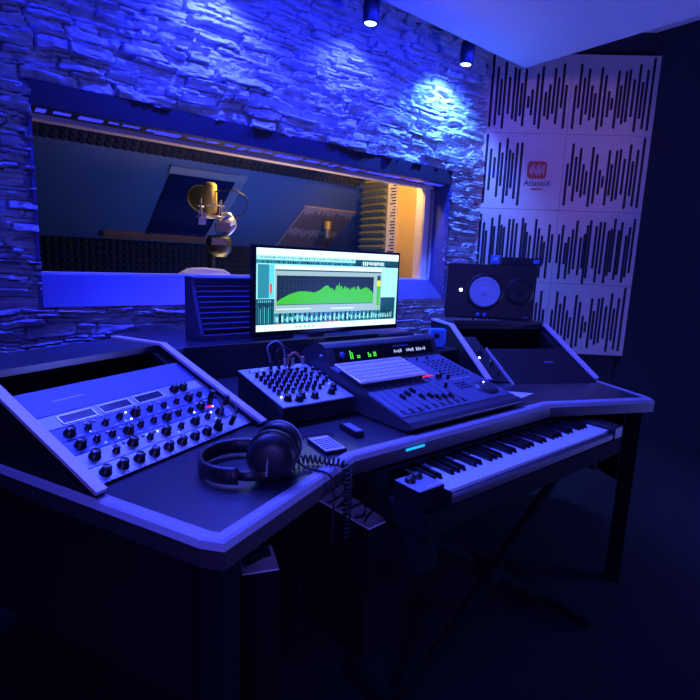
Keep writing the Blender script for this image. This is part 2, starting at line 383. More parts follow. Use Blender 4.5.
# studio microphone in the booth
def micro(loc, s=1., rz=0., full=True, label='', name='microphone'):
    r = thing(name, label, 'microphone', loc, (0, 0, rz)); r.scale = (s, s, s)
    MB().lathe([(.0,.078),(.018,.078),(.026,.073),(.028,.066),(.028,.018),(.028,.014)], 'gold_mesh', n=24).build('grille', r)
    MB().lathe([(.0285,.018),(.0285,.010),(.028,.009),(.028,-.045),(.020,-.055),(.0,-.055)], 'brass' if not full else 'gold_mesh', n=24).build('body', r)
    if not full: return r
    m = MB(); 
    for zz in (-.02, -.065): m.tube([(.058*math.cos(a), .058*math.sin(a), zz) for a in [k*math.pi/12 for k in range(25)]], .0035, 'chrome')
    for k in range(4):
        a = R(45+90*k); m.tube([(.058*math.cos(a), .058*math.sin(a), -.075), (.058*math.cos(a), .058*math.sin(a), .005)], .004, 'chrome')
        m.tube([(.058*math.cos(a), .058*math.sin(a), -.01), (.03*math.cos(a+.5), .03*math.sin(a+.5), -.03)], .0015, 'black')
    m.build('shock_mount', r)
    m = MB(); m.tube(smooth_path([(.03,-.02,-.075),(.07,-.01,-.05),(.10,0,-.09),(.075,0,-.13),(.03,0,-.16)]), .012, 'chrome', 10)
    m.lathe([(.0,-.03),(.022,-.03),(.022,.03),(.0,.03)], 'trim_metal', Matrix.Translation((.07,0,-.085)) @ Matrix.Rotation(R(70),4,'Y'))
    m.box((.02,-.045,-.125),(.08,.015,-.09),'brass'); m.box((-.05,-.03,-.10),(-.02,.0,-.05),'trim_metal'); m.build('swivel_clamp', r)
    m = MB(); m.lathe([(.0,-.235),(.03,-.235),(.052,-.21),(.056,-.17),(.048,-.145),(.0,-.14)], 'black', Matrix.Translation((.035,0,0)), n=24)
    m.box((.0,-.060,-.185), (.065,-.03,-.155), 'brass'); m.build('stand_head', r)
    MB().tube([(.0,0,-.2),(.02,.02,-1.1)], .016, 'black', 12).build('stand_pole', r)
    m = MB()
    m.lathe([(.0,-.12-.975),(.14,-.12-.975),(.14,-.12-.955),(.03,-.12-.94),(.0,-.12-.94)], 'black', Matrix.Translation((.02,.02,0)), n=24).build('stand_base', r)
    m = MB(); PM = Matrix.Translation((-.040,.075,.018)) @ Matrix.Rotation(R(90),4,'X') @ Matrix.Rotation(R(12),4,'Y')
    m.tube([(.056*math.cos(a), .056*math.sin(a), 0) for a in [k*math.pi/16 for k in range(33)]], .004, 'black', M=PM)
    m.lathe([(.0,.0),(.055,.0)], 'black', PM, 32)
    m.build('pop_filter', r)
    m = MB(); m.tube(smooth_path([(.02,-.02,.04),(.10,-.02,.05),(.155,0,.02),(.14,0,-.04),(.07,0,-.08)], 8), .0035, 'black'); m.build('gooseneck', r)
    return r
micro((1.335, 3.08, 1.56), 1.43, R(-20), True, 'large gold studio microphone in a chrome shock mount behind the glass')
ms = micro((2.87, 3.95, 1.50), 1.25, 0, False, 'small gold microphone at the right behind the glass, above the screen', 'microphone')
MB().tube([(0,0,-.07),(0,0,-1.2)], .01, 'black').build('stand_pole', ms)
# folded white cloth on the booth side ledge
mb = MB()
pts = [(-.15,0,0),(.15,0,0),(.135,.0,.022),(.10,0,.040),(0,0,.048),(-.08,0,.044),(-.12,0,.022)]
n = len(pts); vs = [(x, -.045-.01*math.sin(i), z) for i,(x,y,z) in enumerate(pts)]+[(x*.95, .045, z*.9) for x,y,z in pts]
mb.add(vs, [tuple(range(n)), tuple(range(2*n-1,n-1,-1))]+[(i,n+i,n+(i+1)%n,(i+1)%n) for i in range(n)], 'cloth')
tag(mb.build('folded_cloth', loc=(1.135, 2.72, WZ0), bevel=.006), 'folded cream cloth lying on the window ledge in the booth', 'cloth')
struct(MB().box((WX0-.1, 2.655, WZ0-.03), (WX1+.1, 2.80, WZ0), 'ivory'), 'trim_1')
# warm lamp of the booth
lp = thing('booth_lamp', 'warm lamp hung near the orange wall in the booth', 'lamp', (2.5, 2.78, 1.98))
MB().lathe([(.0,.08),(.03,.08),(.05,0),(.045,0),(.0,.07)], 'black', n=20).build('lamp_shade', lp)
MB().lathe([(.0,.0),(.025,.01),(.03,.035),(.0,.06)], 'bulb', n=16).build('bulb', lp)

# ------------------------------------------------------------------ ceiling spotlights
def spot(X, Y, label):
    r = thing('ceiling_spotlight', label, 'spotlight', (X, Y, 2.47), (R(4), 0, 0), 'black ceiling spotlights above the stone wall')
    hs = MB().lathe([(.036,.0),(.042,.0),(.043,.006),(.043,.12),(.038,.128),(.0,.128),(.0,.12),(.036,.11),(.036,0)], 'black', n=28).build('housing', r)
    MB().lathe([(.0,-.008),(.015,-.007),(.028,-.003),(.036,.004)], 'lens', n=24).build('lens', hs)
    MB().box((-.012,-.02,.128), (.012,.02,.42), 'black').build('bracket', r)
    return r
spot(1.872, 2.25, 'left of the two black spotlights hanging above the stone wall')
spot(2.662, 2.25, 'black spotlight near the corner panels, right one of the two in view')
spot(1.08, 2.25, 'black spotlight farthest left above the stone wall')

# ------------------------------------------------------------------ studio desk
DZ = .76
AX = 1.19
LW = [(.319,.722),(.745,.897)]
def mir(p): return (2*AX-p[0], p[1])
desk = thing('studio_desk', 'wide dark studio desk with angled wings and pale edge strips', 'desk', (AX, 1.3, 0))
def dl(p): return (p[0]-AX, p[1]-1.3)
wingL = Vector((-.413, .911)); back = Vector(LW[0])+wingL*1.15
c0 = (LW[0][0]-.012, LW[0][1]+.024); c1 = (LW[0][0]+.010, LW[0][1]-.002)
outline = [c0, c1, LW[1], mir(LW[1]), mir(c1), mir(c0), mir((back.x, back.y)), (AX+.55, 2.28), (AX-.55, 2.28), (back.x, back.y)]
MB().prism([dl(p) for p in outline], .722, DZ-.0005, 'laminate').build('desktop', desk)
def offs(a, b, d):
    v = (Vector(b)-Vector(a)).normalized(); return Vector((v.y, -v.x))*d
# edge strips: sloping pale face then a dark lower face, mitred at the bends
front = [(back.x, back.y), (LW[0][0]-.012, LW[0][1]+.024), (LW[0][0]+.010, LW[0][1]-.002), LW[1], mir(LW[1]), mir((LW[0][0]+.010, LW[0][1]-.002)), mir((LW[0][0]-.012, LW[0][1]+.024)), mir((back.x, back.y))]
P = [Vector(p) for p in front]; nrm = []
for i in range(len(P)):
    ds = []
    if i > 0: ds.append((P[i]-P[i-1]).normalized())
    if i < len(P)-1: ds.append((P[i+1]-P[i]).normalized())
    ns = [Vector((d.y, -d.x)) for d in ds]; a = sum(ns, Vector((0,0))).normalized(); nrm.append(a/max(.5, a.dot(ns[0])))
def strip(i, j, prof, mat, name):
    mb = MB(); n = len(prof); vs = []
    for k in (i, j):
        for o_, z in prof: q = P[k]+nrm[k]*o_; l = dl(q); vs.append((l[0], l[1], z))
    mb.add(vs, [(a, (a+1)%n, n+(a+1)%n, n+a) for a in range(n)]+[tuple(range(n-1,-1,-1)), tuple(range(n,2*n))], mat)
    return mb.build(name, desk)
for i in range(len(P)-1):
    o = strip(i, i+1, [(-.020,DZ-.002),(-.020,DZ+.0015),(.000,DZ+.0015),(.006,DZ-.002),(.012,DZ-.013),(.0,DZ-.013)], 'desk_trim', 'edge_strip'); tag(o, 'pale sloping edge strip')
    strip(i, i+1, [(-.02,.722),(-.02,DZ-.003),(-.001,DZ-.0131),(.010,DZ-.0131),(.010,.712),(-.02,.712)], 'desk_edge', 'edge_band')
# legs and side panels under the wings
def leg(px, py, w=.05):
    a = dl((px, py)); MB().box((-w/2,-w/2,0), (w/2,w/2,.722), 'matte_black').build('leg', desk, .003, loc=(a[0], a[1], 0), rot=(0, 0, R(24.4)))
for p in [(.345,.765), (back.x+.07, back.y-.04)]: leg(*p); leg(*mir(p))
leg(.86, 1.35); leg(*mir((.86, 1.35)))
MB().box((-.6,.30,.30), (.6,.33,.722), 'black').build('modesty_panel', desk)
for sgn in (-1, 1):
    a = Vector(LW[0])+Vector((.01,.05)); b = Vector((back.x+.01, back.y-.06))
    if sgn > 0: a = Vector(mir(a)); b = Vector(mir(b))
    a = dl(a); b = dl(b); d = (Vector(b)-Vector(a)); ang = math.atan2(d.y, d.x)
    MB().box((.04,-.009,.40), (d.length-.03,.009,.70), 'matte_black').build('side_panel', desk, .002, loc=(a[0], a[1], 0), rot=(0, 0, ang))

# bridge shelf across the back
br = thing('desk_shelf', 'long black raised shelf at the back of the desk under the monitor', 'shelf', (AX, 1.80, DZ))
MB().box((-.66,0,.111), (.66,.46,.129), 'laminate').build('shelf_board', br, .002)
MB().box((-.655,.012,0), (.655,.03,.111), 'laminate').build('front_board', br)
for x in (-.645, .627): MB().box((x,.031,0), (x+.018,.45,.111), 'black').build('side_board', br)
MB().box((-.655,-.004,.1135), (-.52,.0,.1265), 'desk_trim').build('edge_strip', br)
MB().box((.44,-.004,.1135), (.655,.0,.1265), 'desk_trim').build('edge_strip', br)

# ------------------------------------------------------------------ sloping rack cabinets on both wings
SLA = math.atan2(.187, .382)
def rack_cabinet(side, label):
    r = thing('rack_cabinet', label, 'rack cabinet', (.68 if side < 0 else 1.70, 1.206, DZ), (0, 0, R(24.4*(-side))), 'sloping rack cabinets on the desk wings')
    s = side; W = .53; dep = .60
    def sidep(x):      # triangular side board, polygon in (y,z)
        poly = [(0,0),(dep,0),(dep,.187),(.382,.187),(0,.008)]
        M = Matrix(((0,0,1,0),(1,0,0,0),(0,1,0,0),(0,0,0,1)))   # (y,z,x)->(x,y,z)
        MB().prism(poly, 0, .018, 'black', Matrix.Translation((x,0,0)) @ M).build('side_board', r)
        m = MB(); poly = [(.0,.008),(.382,.187),(dep,.187),(dep,.195),(.380,.195),(-.004,.016)]
        m.prism([poly[0],poly[1],poly[4],poly[5]], -.003, .021, 'pale_strip', Matrix.Translation((x,0,0)) @ M)
        m.prism([poly[1],poly[2],poly[3],poly[4]], -.003, .021, 'pale_strip', Matrix.Translation((x,0,0)) @ M)
        tag(m.build('edge_strip', r), 'pale strip along the top of the side board')
    for x in ((-.018, -W) if s < 0 else (0, W-.018)): sidep(x)
    xa, xb = (-W+.018, -.018) if s < 0 else (.018, W-.018)
    MB().box((xa,.40,.169), (xb,dep,.186), 'laminate').build('top_board', r)
    MB().box((xa,dep-.018,0), (xb,dep,.169), 'black').build('back_board', r)
    Ms = Matrix.Translation((0,.03,0)) @ Matrix.Rotation(SLA, 4, 'X')
    MB().box((xa,.0,-.030), (xa+.018,.40,-.012), 'black', Ms).build('rack_rail', r)
    MB().box((xb-.018,.0,-.030), (xb,.40,-.012), 'black', Ms).build('rack_rail', r)
    return r
rcL = rack_cabinet(-1, 'sloping black rack cabinet full of audio units on the left desk wing')
rcR = rack_cabinet(1, 'sloping black rack cabinet under the loudspeaker on the right desk wing')

knob = MB().lathe([(.0085,0),(.0085,.002),(.0070,.003),(.0062,.013),(.0055,.014),(.0,.014)], 'knob', n=14).add([(-.0007,.001,.0142),(.0007,.001,.0142),(.0007,.0056,.0142),(-.0007,.0056,.0142)], [(0,1,2,3)], 'knob_cap').mesh('knob')
bigknob = MB().lathe([(.013,0),(.013,.003),(.0105,.004),(.0098,.016),(.009,.017),(.0,.017)], 'knob', n=18).add([(-.001,.002,.0172),(.001,.002,.0172),(.001,.009,.0172),(-.001,.009,.0172)], [(0,1,2,3)], 'knob_cap').mesh('big_knob')
cap = MB().lathe([(.0042,0),(.0042,.011),(.0034,.012),(.0,.012)], 'knob', n=12).lathe([(.0,.0122),(.0028,.0122)], 'knob_cap', n=10).mesh('cap_knob')
led = MB().lathe([(.0018,0),(.0018,.0015),(.0,.002)], 'led_blue', n=8).mesh('led')
ledw = MB().lathe([(.0016,0),(.0016,.0015),(.0,.002)], 'led_white', n=8).mesh('led')
btn = MB().box((-.004,-.0025,0), (.004,.0025,.003), 'knob_cap').mesh('button')
RK = Matrix.Translation((.68,1.206,DZ+.014)) @ Matrix.Rotation(R(24.4),4,'Z') @ Matrix.Translation((0,.03,0)) @ Matrix.Rotation(SLA,4,'X')
def rack_unit(s0, s1, mat, label, fill):
    u = thing('rack_unit', label, 'audio rack unit'); u['group'] = 'audio units in the left rack cabinet'
    u.matrix_world = RK @ Matrix.Translation((-.512, s0, -.012))
    h = s1-s0-.0015
    MB().box((0,0,0), (.494,h,.003), mat).build('faceplate', u, .0008)
    if s0 > .05: MB().box((.02,.001,-min(.07, s0*.42)), (.474,h-.001,-.0005), 'black').build('chassis', u)
    for x in (.008, .486): 
        for y in (.008, h-.008): place('screw', scr, u, (x, y, .003))
    fill(u, h); return u
scr = MB().lathe([(.0034,0),(.003,.0016),(.0,.0018)], 'chrome', n=10).mesh('screw')
def f_big8(u, h):
    for k in range(9): place('knob', bigknob, u, (.045+k*.042, h*.5, .003), (0,0,rnd.uniform(-2,2)))
    for k in range(9): place('button', btn, u, (.063+k*.042, h*.78, .003))
    m = MB()
    for k in range(26): m.box((.04+k*.0145, .003, .003), (.046+k*.0145, .005, .0033), 'knob')
    m.build('scale_print', u)
def f_mix(n, big, seed):
    def f(u, h):
        r2 = random.Random(seed)
        for k in range(n):
            x = .03+(k+.5)*.43/n
            place('knob', bigknob if k % big == 0 else knob, u, (x, h*r2.uniform(.42, .58), .003), (0,0,r2.uniform(-2,2)))
        for k in range(6): place('led', led if k % 3 else ledw, u, (.05+r2.random()*.40, h*r2.choice([.2,.8]), .003))
        for k in range(10): place('button', btn, u, (.04+r2.random()*.41, h*.84, .003))
        m = MB()
        for k in range(14):
            x = .03+k*.031; m.box((x, h*.12, .003), (x+.012, h*.12+.0022, .0033), 'knob_cap')
        m.build('print', u)
    return f
def f_disp(u, h):
    for k in range(3):
        x = .06+k*.10
        dp = MB().box((x, .008, .003), (x+.08, h-.01, .0042), 'black_gloss').build('display', u)
        m = MB(); 
        for a, b in (((x-.003,.005),(x+.083,.008)), ((x-.003,h-.010),(x+.083,h-.007)), ((x-.003,.005),(x,h-.007)), ((x+.08,.005),(x+.083,h-.007))): m.box((*a,.003), (*b,.0048), 'alu')
        m.build('display_frame', dp)
    place('knob', bigknob, u, (.385, h*.5, .003)); place('knob', bigknob, u, (.415, h*.45, .003))
    MB().box((.432,.006,.003), (.478,h-.008,.004), 'mixer_face').build('light_panel', u)
def f_blank(u, h):
    MB().box((.08,h*.45,.003), (.16,h*.5,.0034), 'steel_panel').build('print', u)
rnd = random.Random(1)
rack_unit(.002,.050,'mixer_face','bright rack unit with nine big black knobs, lowest in the left rack', f_big8)
rack_unit(.050,.094,'steel_panel','rack unit of black knobs just above the bright lowest unit', f_mix(9, 2, 2))
rack_unit(.094,.138,'blue_panel','rack unit with closely spaced small black knobs, third from the bottom', f_mix(11, 3, 5))
rack_unit(.138,.182,'blue_panel','rack unit with black knobs and small lights, under the unit with display windows', f_mix(10, 4, 8))
rack_unit(.182,.226,'steel_panel','rack unit carrying silver framed display windows in the left rack', f_disp)
rack_unit(.226,.315,'blue_panel','plain blue blank rack panel, topmost in the left rack', f_blank)
# patch leads lying over the right end of the rack units
def rk(x, s, z): return RK @ Vector((x, s, z))
for k, (pts, lab) in enumerate([([(-.15,.02,.004),(-.11,.05,.03),(-.085,.09,.032),(-.075,.12,.004)], 'short black patch lead looped over the lower right end of the left rack'),
                           ([(-.10,.012,.004),(-.07,.03,.028),(-.055,.06,.028),(-.05,.085,.004)], 'short black patch lead nearest the headphones on the left rack')]):
    m = MB(); m.tube(smooth_path([rk(*p) for p in pts]), .004, 'rubber'); 
    for e in (0, -1):
        a = rk(*pts[e]); b = a+(RK.to_3x3() @ Vector((0,0,.03)))
        m.tube([a, b], .007, 'black', 10)
    tag(m.build('patch_cable'), lab, 'cable')
m = MB().box((-.010,-.003,-.005),(.010,.003,.001),'led_red').build('record_light'); m.matrix_world = RK @ Matrix.Translation((-.085,.105,-.008)); tag(m, 'small glowing red light block at the right end of the left rack', 'light')

# ------------------------------------------------------------------ right rack: dark panel and bits
RKR = Matrix.Translation((1.70,1.206,DZ)) @ Matrix.Rotation(R(-24.4),4,'Z') @ Matrix.Rotation(R(24),4,'X')
t = thing('rack_blank_panel', 'large plain black panel with a bright left edge in the right rack', 'rack panel')
t.matrix_world = RKR @ Matrix.Translation((.105, -.03, .004))
MB().box((0,0,0), (.40,.26,.010), 'black').build('board', t, .002)
MB().box((-.005,-.004,.002), (.0,.264,.013), 'trim_metal').build('edge_strip', t)
MB().prism(rrect(.25,.15,.05,.016,.007), .010, .0106, 'ctrl_face').build('oval_badge', t)
t = thing('rack_unit', 'dark unit with a small white light beside the right pale strip', 'audio rack unit'); t.matrix_world = RKR @ Matrix.Translation((.022, .0, .0))
MB().box((0,0,0), (.076,.34,.006), 'black').build('faceplate', t, .001)
place('led', MB().lathe([(.004,0),(.004,.002),(.0,.003)], 'led_white', n=12).mesh('led'), t, (.02,.17,.006))
place('knob', bigknob, t, (.05,.12,.006)); place('knob', bigknob, t, (.035,.21,.006)); place('knob', knob, t, (.05,.05,.006))
# vent strip board behind it
t = thing('patch_strip', 'dark strip with a row of small sockets under the loudspeaker', 'patch panel', (1.70,1.206,DZ+.1875), (0,0,R(-24.4)))
MB().box((.03,.392,0), (.51,.42,.022), 'black').build('strip', t, .002)
m = MB()
for k in range(22): m.box((.05+k*.0205,.3905,.006), (.060+k*.0205,.392,.016), 'desk_edge')
m.build('socket_row', t)
tag(MB().add([(0,0,0),(.11,.0,0),(.05,.09,0),(0,0,.0015),(.11,.0,.0015),(.05,.09,.0015)], [(2,1,0),(3,4,5),(0,1,4,3),(1,2,5,4),(2,0,3,5)], 'paper').build('paper_note', loc=(1.60,.985,DZ+.001), rot=(0,0,R(8))), 'folded triangular paper note on the desk right of the control surface', 'paper')

# ------------------------------------------------------------------ ultrawide monitor
MW, MH = .815, .377
mon = thing('monitor', 'ultrawide monitor on the shelf showing a green audio spectrum', 'monitor', (1.39, 1.85, .889))
hsg = MB().box((-MW/2,0,.012), (MW/2,.035,.012+MH), 'black_gloss').build('housing', mon, .004)
MB().box((-.17,.075,0), (.17,.24,.010), 'black').build('stand_foot', mon, .003)
MB().box((-.04,.12,.010), (.04,.145,.20), 'black').build('stand_neck', mon)
MB().box((-.06,.036,.14), (.06,.12,.22), 'black').build('mount_plate', mon)
bx = .012; SWd = MW-2*bx; SH = MH-.012-.022
UM = ([0,.005,.145,.155,.18,.185,.205,.215,.245,.725,.765,.788,.80,.99,1],[0,.008,.074,.078,.092,.105,.108,.109,.12,.80,.828,.855,.863,.985,1])
VM = ([0,.165,.19,.285,.70,.80,.915,.937,1],[0,.18,.2,.32,.685,.785,.91,.925,1])
def su(u): return -MW/2+bx+float(np.interp(u, *UM))*SWd
def sv(v): return .012+MH-.012-float(np.interp(v, *VM))*SH
sc = MB(); LY = [0.]
def q(u0, u1, v0, v1, mat, lv=1):
    y = -.0004*lv
    sc.add([(su(u0),y,sv(v1)),(su(u1),y,sv(v1)),(su(u1),y,sv(v0)),(su(u0),y,sv(v0))], [(0,1,2,3)], mat)
rr = random.Random(4)
q(0,1,0,1,'e_pale',1)
q(0,1,0,.075,'e_white',2); q(0,.62,.075,.125,'e_pale',2); q(.62,1,.085,.165,'e_dteal',2); q(0,.62,.125,.165,'e_teal',2)
for k in range(70):
    u = .02+k*.0085; q(u, u+rr.uniform(.002,.006), .09, .10+rr.random()*.012, 'e_teal', 3)
for k in range(60):
    u = .05+k*.0105
    if rr.random() < .8: q(u, u+rr.uniform(.003,.008), .13+rr.random()*.012, .16, 'e_black', 3)
for k in range(16):
    u = .66+k*.0105; q(u, u+.006, .105, .135+rr.random()*.02, 'e_white', 3)
q(.85,1,.150,.17,'e_black',3)
q(.005,.145,.18,.60,'e_teal',2); q(.145,.185,.18,.60,'e_cyan',2); q(.155,.180,.40,.53,'e_red',3)
q(0,.205,.61,.93,'e_dteal',2)
for k in range(8):
    u = .01+k*.025; q(u, u+.010, .63, .66, 'e_cyan', 3); q(u+.002, u+.009, .69+rr.random()*.05, .91, 'e_cyan' if k % 2 else 'e_teal', 3); q(u+.012,u+.018,.66,.91,'e_black',3)
q(.215,.80,.19,.60,'e_grey',3); q(.215,.80,.19,.225,'e_white',4); q(.225,.79,.228,.24,'e_dteal',4); q(.215,.80,.60,.79,'e_grey',3)
q(.80,.99,.19,.60,'e_pale',3); q(.80,.99,.61,.93,'e_dteal',2)
GX0, GX1, GY0, GY1 = .245, .725, .285, .70
q(GX0,GX1,GY0,GY1,'e_navy',4)
for k in range(1, 28): u = GX0+(GX1-GX0)*k/28; q(u, u+.0009, GY0, GY1, 'e_line', 5)
for k in range(1, 8): v = GY0+(GY1-GY0)*k/8; q(GX0, GX1, v, v+.002, 'e_line', 5)
prof = [(0,.12),(.04,.22),(.09,.32),(.14,.40),(.2,.46),(.26,.47),(.31,.45),(.35,.42),(.39,.47),(.43,.56),(.46,.65),(.49,.68),(.52,.56),(.54,.58),(.555,.47),(.57,.55),(.585,.70),(.6,.62),(.61,.80),(.62,.62),(.64,.66),(.65,.52)]
x = .655
while x < .86: prof.append((x, .50+rr.random()*.16)); x += .008
prof += [(.88,.57),(.91,.61),(.94,.57),(.96,.50),(.985,.44),(1,.30)]
for (a, ha), (b, hb) in zip(prof[:-1], prof[1:]):
    ua, ub = GX0+(GX1-GX0)*a, GX0+(GX1-GX0)*b; va, vb = GY1-(GY1-GY0)*ha, GY1-(GY1-GY0)*hb
    sc.add([(su(ua),-.0028,sv(GY1-.01)),(su(ub),-.0028,sv(GY1-.01)),(su(ub),-.0028,sv(vb)),(su(ua),-.0028,sv(va))], [(0,1,2,3)], 'e_green')
q(.765,.788,.34,.78,'e_green',4); q(.765,.788,.34,.43,'e_yel',5); q(.765,.788,.27,.34,'e_dteal',4)
q(.225,.79,.735,.80,'e_grey',4); q(.24,.40,.745,.755,'e_white',5); q(.5,.62,.75,.762,'e_white',5)
q(.205,.80,.80,.93,'e_teal',4)
for k in range(33):
    u = .212+k*.0225
    if u > .965: break
    q(u, u+.0085, .80, .915, 'e_black' if k % 3 else 'e_dteal', 5); q(u+.0105, u+.018, .82+rr.random()*.03, .90, 'e_pale', 5)
    q(u+.001, u+.007, .83+rr.random()*.05, .875+rr.random()*.02, 'e_cyan', 6)
q(.22,.28,.925,.936,'e_red',5); q(.45,.55,.918,.928,'e_red',5)
q(0,1,.937,1,'e_white',5)
for k in range(5): q(.33+k*.02, .337+k*.02, .96, .975, 'e_teal', 6)
sc.build('screen', hsg)

# ------------------------------------------------------------------ ribbed foam block left of the monitor
t = thing('ribbed_foam_block', 'blue lit ribbed foam block on the shelf left of the monitor', 'acoustic foam', (.782, 1.892, .8895))
prof = [(.16,0),(.16,.246),(.10,.246)]; n_ = 9; y0, z0, y1, z1 = .10, .216, .012, .028
for k in range(n_):
    a = k/n_; b = (k+1)/n_
    ya, za = y0+(y1-y0)*a, z0+(z1-z0)*a; yb, zb = y0+(y1-y0)*b, z0+(z1-z0)*b
    prof += [(ya+.010, za+.0005), (ya-.006, za-.004), (ya-.006, za-.0065), (ya+.004, za-.008)]
prof += [(y1+.04, z1-.002), (.0, z1-.004), (0,0)]
Mx = Matrix(((0,0,1,0),(1,0,0,0),(0,1,0,0),(0,0,0,1)))
MB().prism(prof, .008, .42, 'foam_blue', Mx).build('ribbed_face', t)
MB().prism([(0,0),(.162,0),(.162,.25),(.092,.25),(.088,.214),(0,.026)], -.006, .008, 'foam_blue', Mx).build('side_cheek', t)

# ------------------------------------------------------------------ small mixer
mx = thing('audio_mixer', 'small silver faced audio mixer with rows of black capped knobs', 'audio mixer', (.712, 1.163, DZ), (0,0,R(0)))
w, d = .248, .275; zf, zb = .056, .108
TA = math.atan2(zb-zf, d)
mb = MB(); mb.prism([(0,.004),(d,.004),(d,zb-.003),(0,zf-.003)], 0, w, 'black', Mx); mb.build('case', mx, .003)
TM = Matrix.Translation((0,0,zf-.002)) @ Matrix.Rotation(TA,4,'X')
MB().box((-.002,-.004,0), (w+.002,d+.004,.005), 'mixer_face', TM).build('face_panel', mx, .0015)
rm = random.Random(6)
def on_mx(me, name, x, y, z=.005):
    o = place(name, me, mx); o.matrix_local = TM @ Matrix.Translation((x, y, z)) @ Matrix.Rotation(rm.uniform(-2,2),4,'Z'); return o
tall = MB().lathe([(.0062,0),(.0060,.016),(.0050,.018),(.0,.018)], 'knob', n=12).lathe([(.0,.0183),(.0042,.0183)], 'knob_cap', n=10).mesh('cap_knob')
for i in range(7):
    for j in range(6): on_mx(tall, 'knob', .028+i*.0245, .075+j*.027)
for x, y in ((.035,.035),(.065,.022),(.085,.038),(.122,.025),(.19,.035),(.215,.06)): on_mx(bigknob, 'knob', x, y)
for j in range(4): on_mx(tall, 'knob', .205, .10+j*.035); 
for j in range(3): on_mx(tall, 'knob', .23, .12+j*.04)
for x, y in ((.026,.056),(.052,.056),(.085,.056),(.11,.056),(.19,.085),(.228,.10)): on_mx(MB().lathe([(.0022,0),(.0022,.002),(.0,.003)], 'led_white' if x < .1 else 'led_blue', n=8).mesh('led'), 'led', x, y)
sock = MB().lathe([(.0095,0),(.0095,.003),(.0075,.0035),(.0072,.0005),(.0,.0005)], 'chrome', n=16).mesh('socket')
for k in range(5): on_mx(sock, 'socket', .03+k*.033, .252)
# cables standing up out of the mixer
for k, (x, lab) in enumerate([(.095,'thin black cable arching up from the left mixer sockets'),(.125,'middle of the thin cables arching over the mixer knobs'),(.165,'black cable leaning right over the mixer sockets')]):
    m = MB(); bx_, by_ = .712+x, 1.163+.235
    m.tube(smooth_path([(bx_,by_,DZ+.105),(bx_-.005,by_,DZ+.15),(bx_-.01+.005*k,by_+.005,DZ+.185-.02*k),(bx_+.025,by_+.01,DZ+.20-.022*k),(bx_+.055,by_+.015,DZ+.175-.02*k),(bx_+.06,by_+.01,DZ+.115)]), .0030+.0008*k, ['steel_panel','rubber','red_wood'][k])
    m.tube([(bx_,by_,DZ+.106),(bx_-.001,by_,DZ+.135)], .006, 'black', 10); m.tube([(bx_+.06,by_+.01,DZ+.113),(bx_+.059,by_+.011,DZ+.14)], .006, 'chrome', 10)
    tag(m.build('audio_cable'), lab, 'cable', 'cables plugged into the mixer')

# ------------------------------------------------------------------ control surface
cs = thing('control_surface', 'large fader control surface with a black display hood on the desk', 'control surface', (.972, .95, DZ))
CW = .535
def sz(y): return .034+.24*y
side = [(.0,.004),(-.028,.012),(-.035,.022),(-.020,.031),(0,sz(0)),(.355,sz(.355)),(.385,.178),(.40,.187),(.425,.190),(.50,.165),(.54,.12),(.54,.004)]
mb = MB(); mb.prism(side, 0, CW, 'ctrl_body', Mx); mb.build('body', cs, .006, 3)
CT = Matrix.Translation((0,0,sz(0))) @ Matrix.Rotation(math.atan(.24),4,'X')
MB().box((.006,.012,-.002), (CW-.006,.358,.0025), 'ctrl_face', CT).build('face_panel', cs, .001)
HM = Matrix.Translation((0,.357,sz(.357))) @ Matrix.Rotation(R(66),4,'X')
MB().box((.035,.010,.0), (CW-.03,.058,.0035), 'black_gloss', HM).build('display_panel', cs)
m = MB()
for x0_, hs in ((.095,(5,4)),(.125,(2,2)),(.175,(3,2)),(.20,(3,3))):
    for j, h_ in enumerate(hs):
        for k in range(h_): m.box((x0_+j*.008,.018+k*.006,.0035), (x0_+.004+j*.008,.022+k*.006,.0042), 'led_green', HM)
m.build('level_meter', cs)
m = MB(); rr = random.Random(12)
for k in range(16):
    if k in (4, 5, 10): continue
    a = .30+k*.0105; m.box((a,.022+.003*rr.random(),.0035), (a+.007,.030+.006*rr.random(),.0042), 'led_text', HM)
for k in range(8): a = .30+k*.01; m.box((a,.046,.0035), (a+.007,.049,.0042), 'blue_plastic', HM)
m.build('segment_readout', cs)
MB().lathe([(.011,0),(.011,.002),(.0,.002)], 'blue_panel', HM @ Matrix.Translation((.062,.034,.0035)), 20).build('round_badge', cs)
MB().lathe([(.005,0),(.004,.006),(.0,.007)], 'knob_cap', Matrix.Translation((0,.40,.15)) @ Matrix.Rotation(R(-90),4,'Y'), 12).build('side_knob', cs)
def on_cs(me, name, x, y, z=.0025, rz=0):
    o = place(name, me, cs); o.matrix_local = CT @ Matrix.Translation((x, y, z)) @ Matrix.Rotation(rz,4,'Z'); return o
m = MB()
NF = 9
FX = [.029+k*.0335 for k in range(NF)]
for x in FX: m.box((x-.0012,.045,.0025), (x+.0012,.165,.0029), 'slot', CT)
m.build('fader_slot', cs)
fcap = MB().add([(-.006,-.011,0),(.006,-.011,0),(.006,.011,0),(-.006,.011,0),(-.0045,-.009,.010),(.0045,-.009,.010),(.0045,.009,.010),(-.0045,.009,.010),(-.0045,0,.008),(.0045,0,.008)],
     [(0,1,5,4),(1,2,6,9,5),(2,3,7,6),(3,0,4,8,7),(4,5,9,8),(8,9,6,7)], 'knob').mesh('fader_cap')
for x, y in ((.095,.108),(.127,.121),(.161,.134),(.163,.091),(.196,.087),(.215,.071),(.243,.068),(.272,.066)): on_cs(fcap, 'fader_cap', x, y)
sb = MB().box((-.0055,-.003,0), (.0055,.003,.003), 'ctrl_body').mesh('button'); sb2 = MB().box((-.0055,-.003,0), (.0055,.003,.0032), 'knob_cap').mesh('button')
cnt = 0
for x in FX:
    for y in (.185, .200, .215, .040, .028):
        on_cs(sb, 'button', x, y); cnt += 1
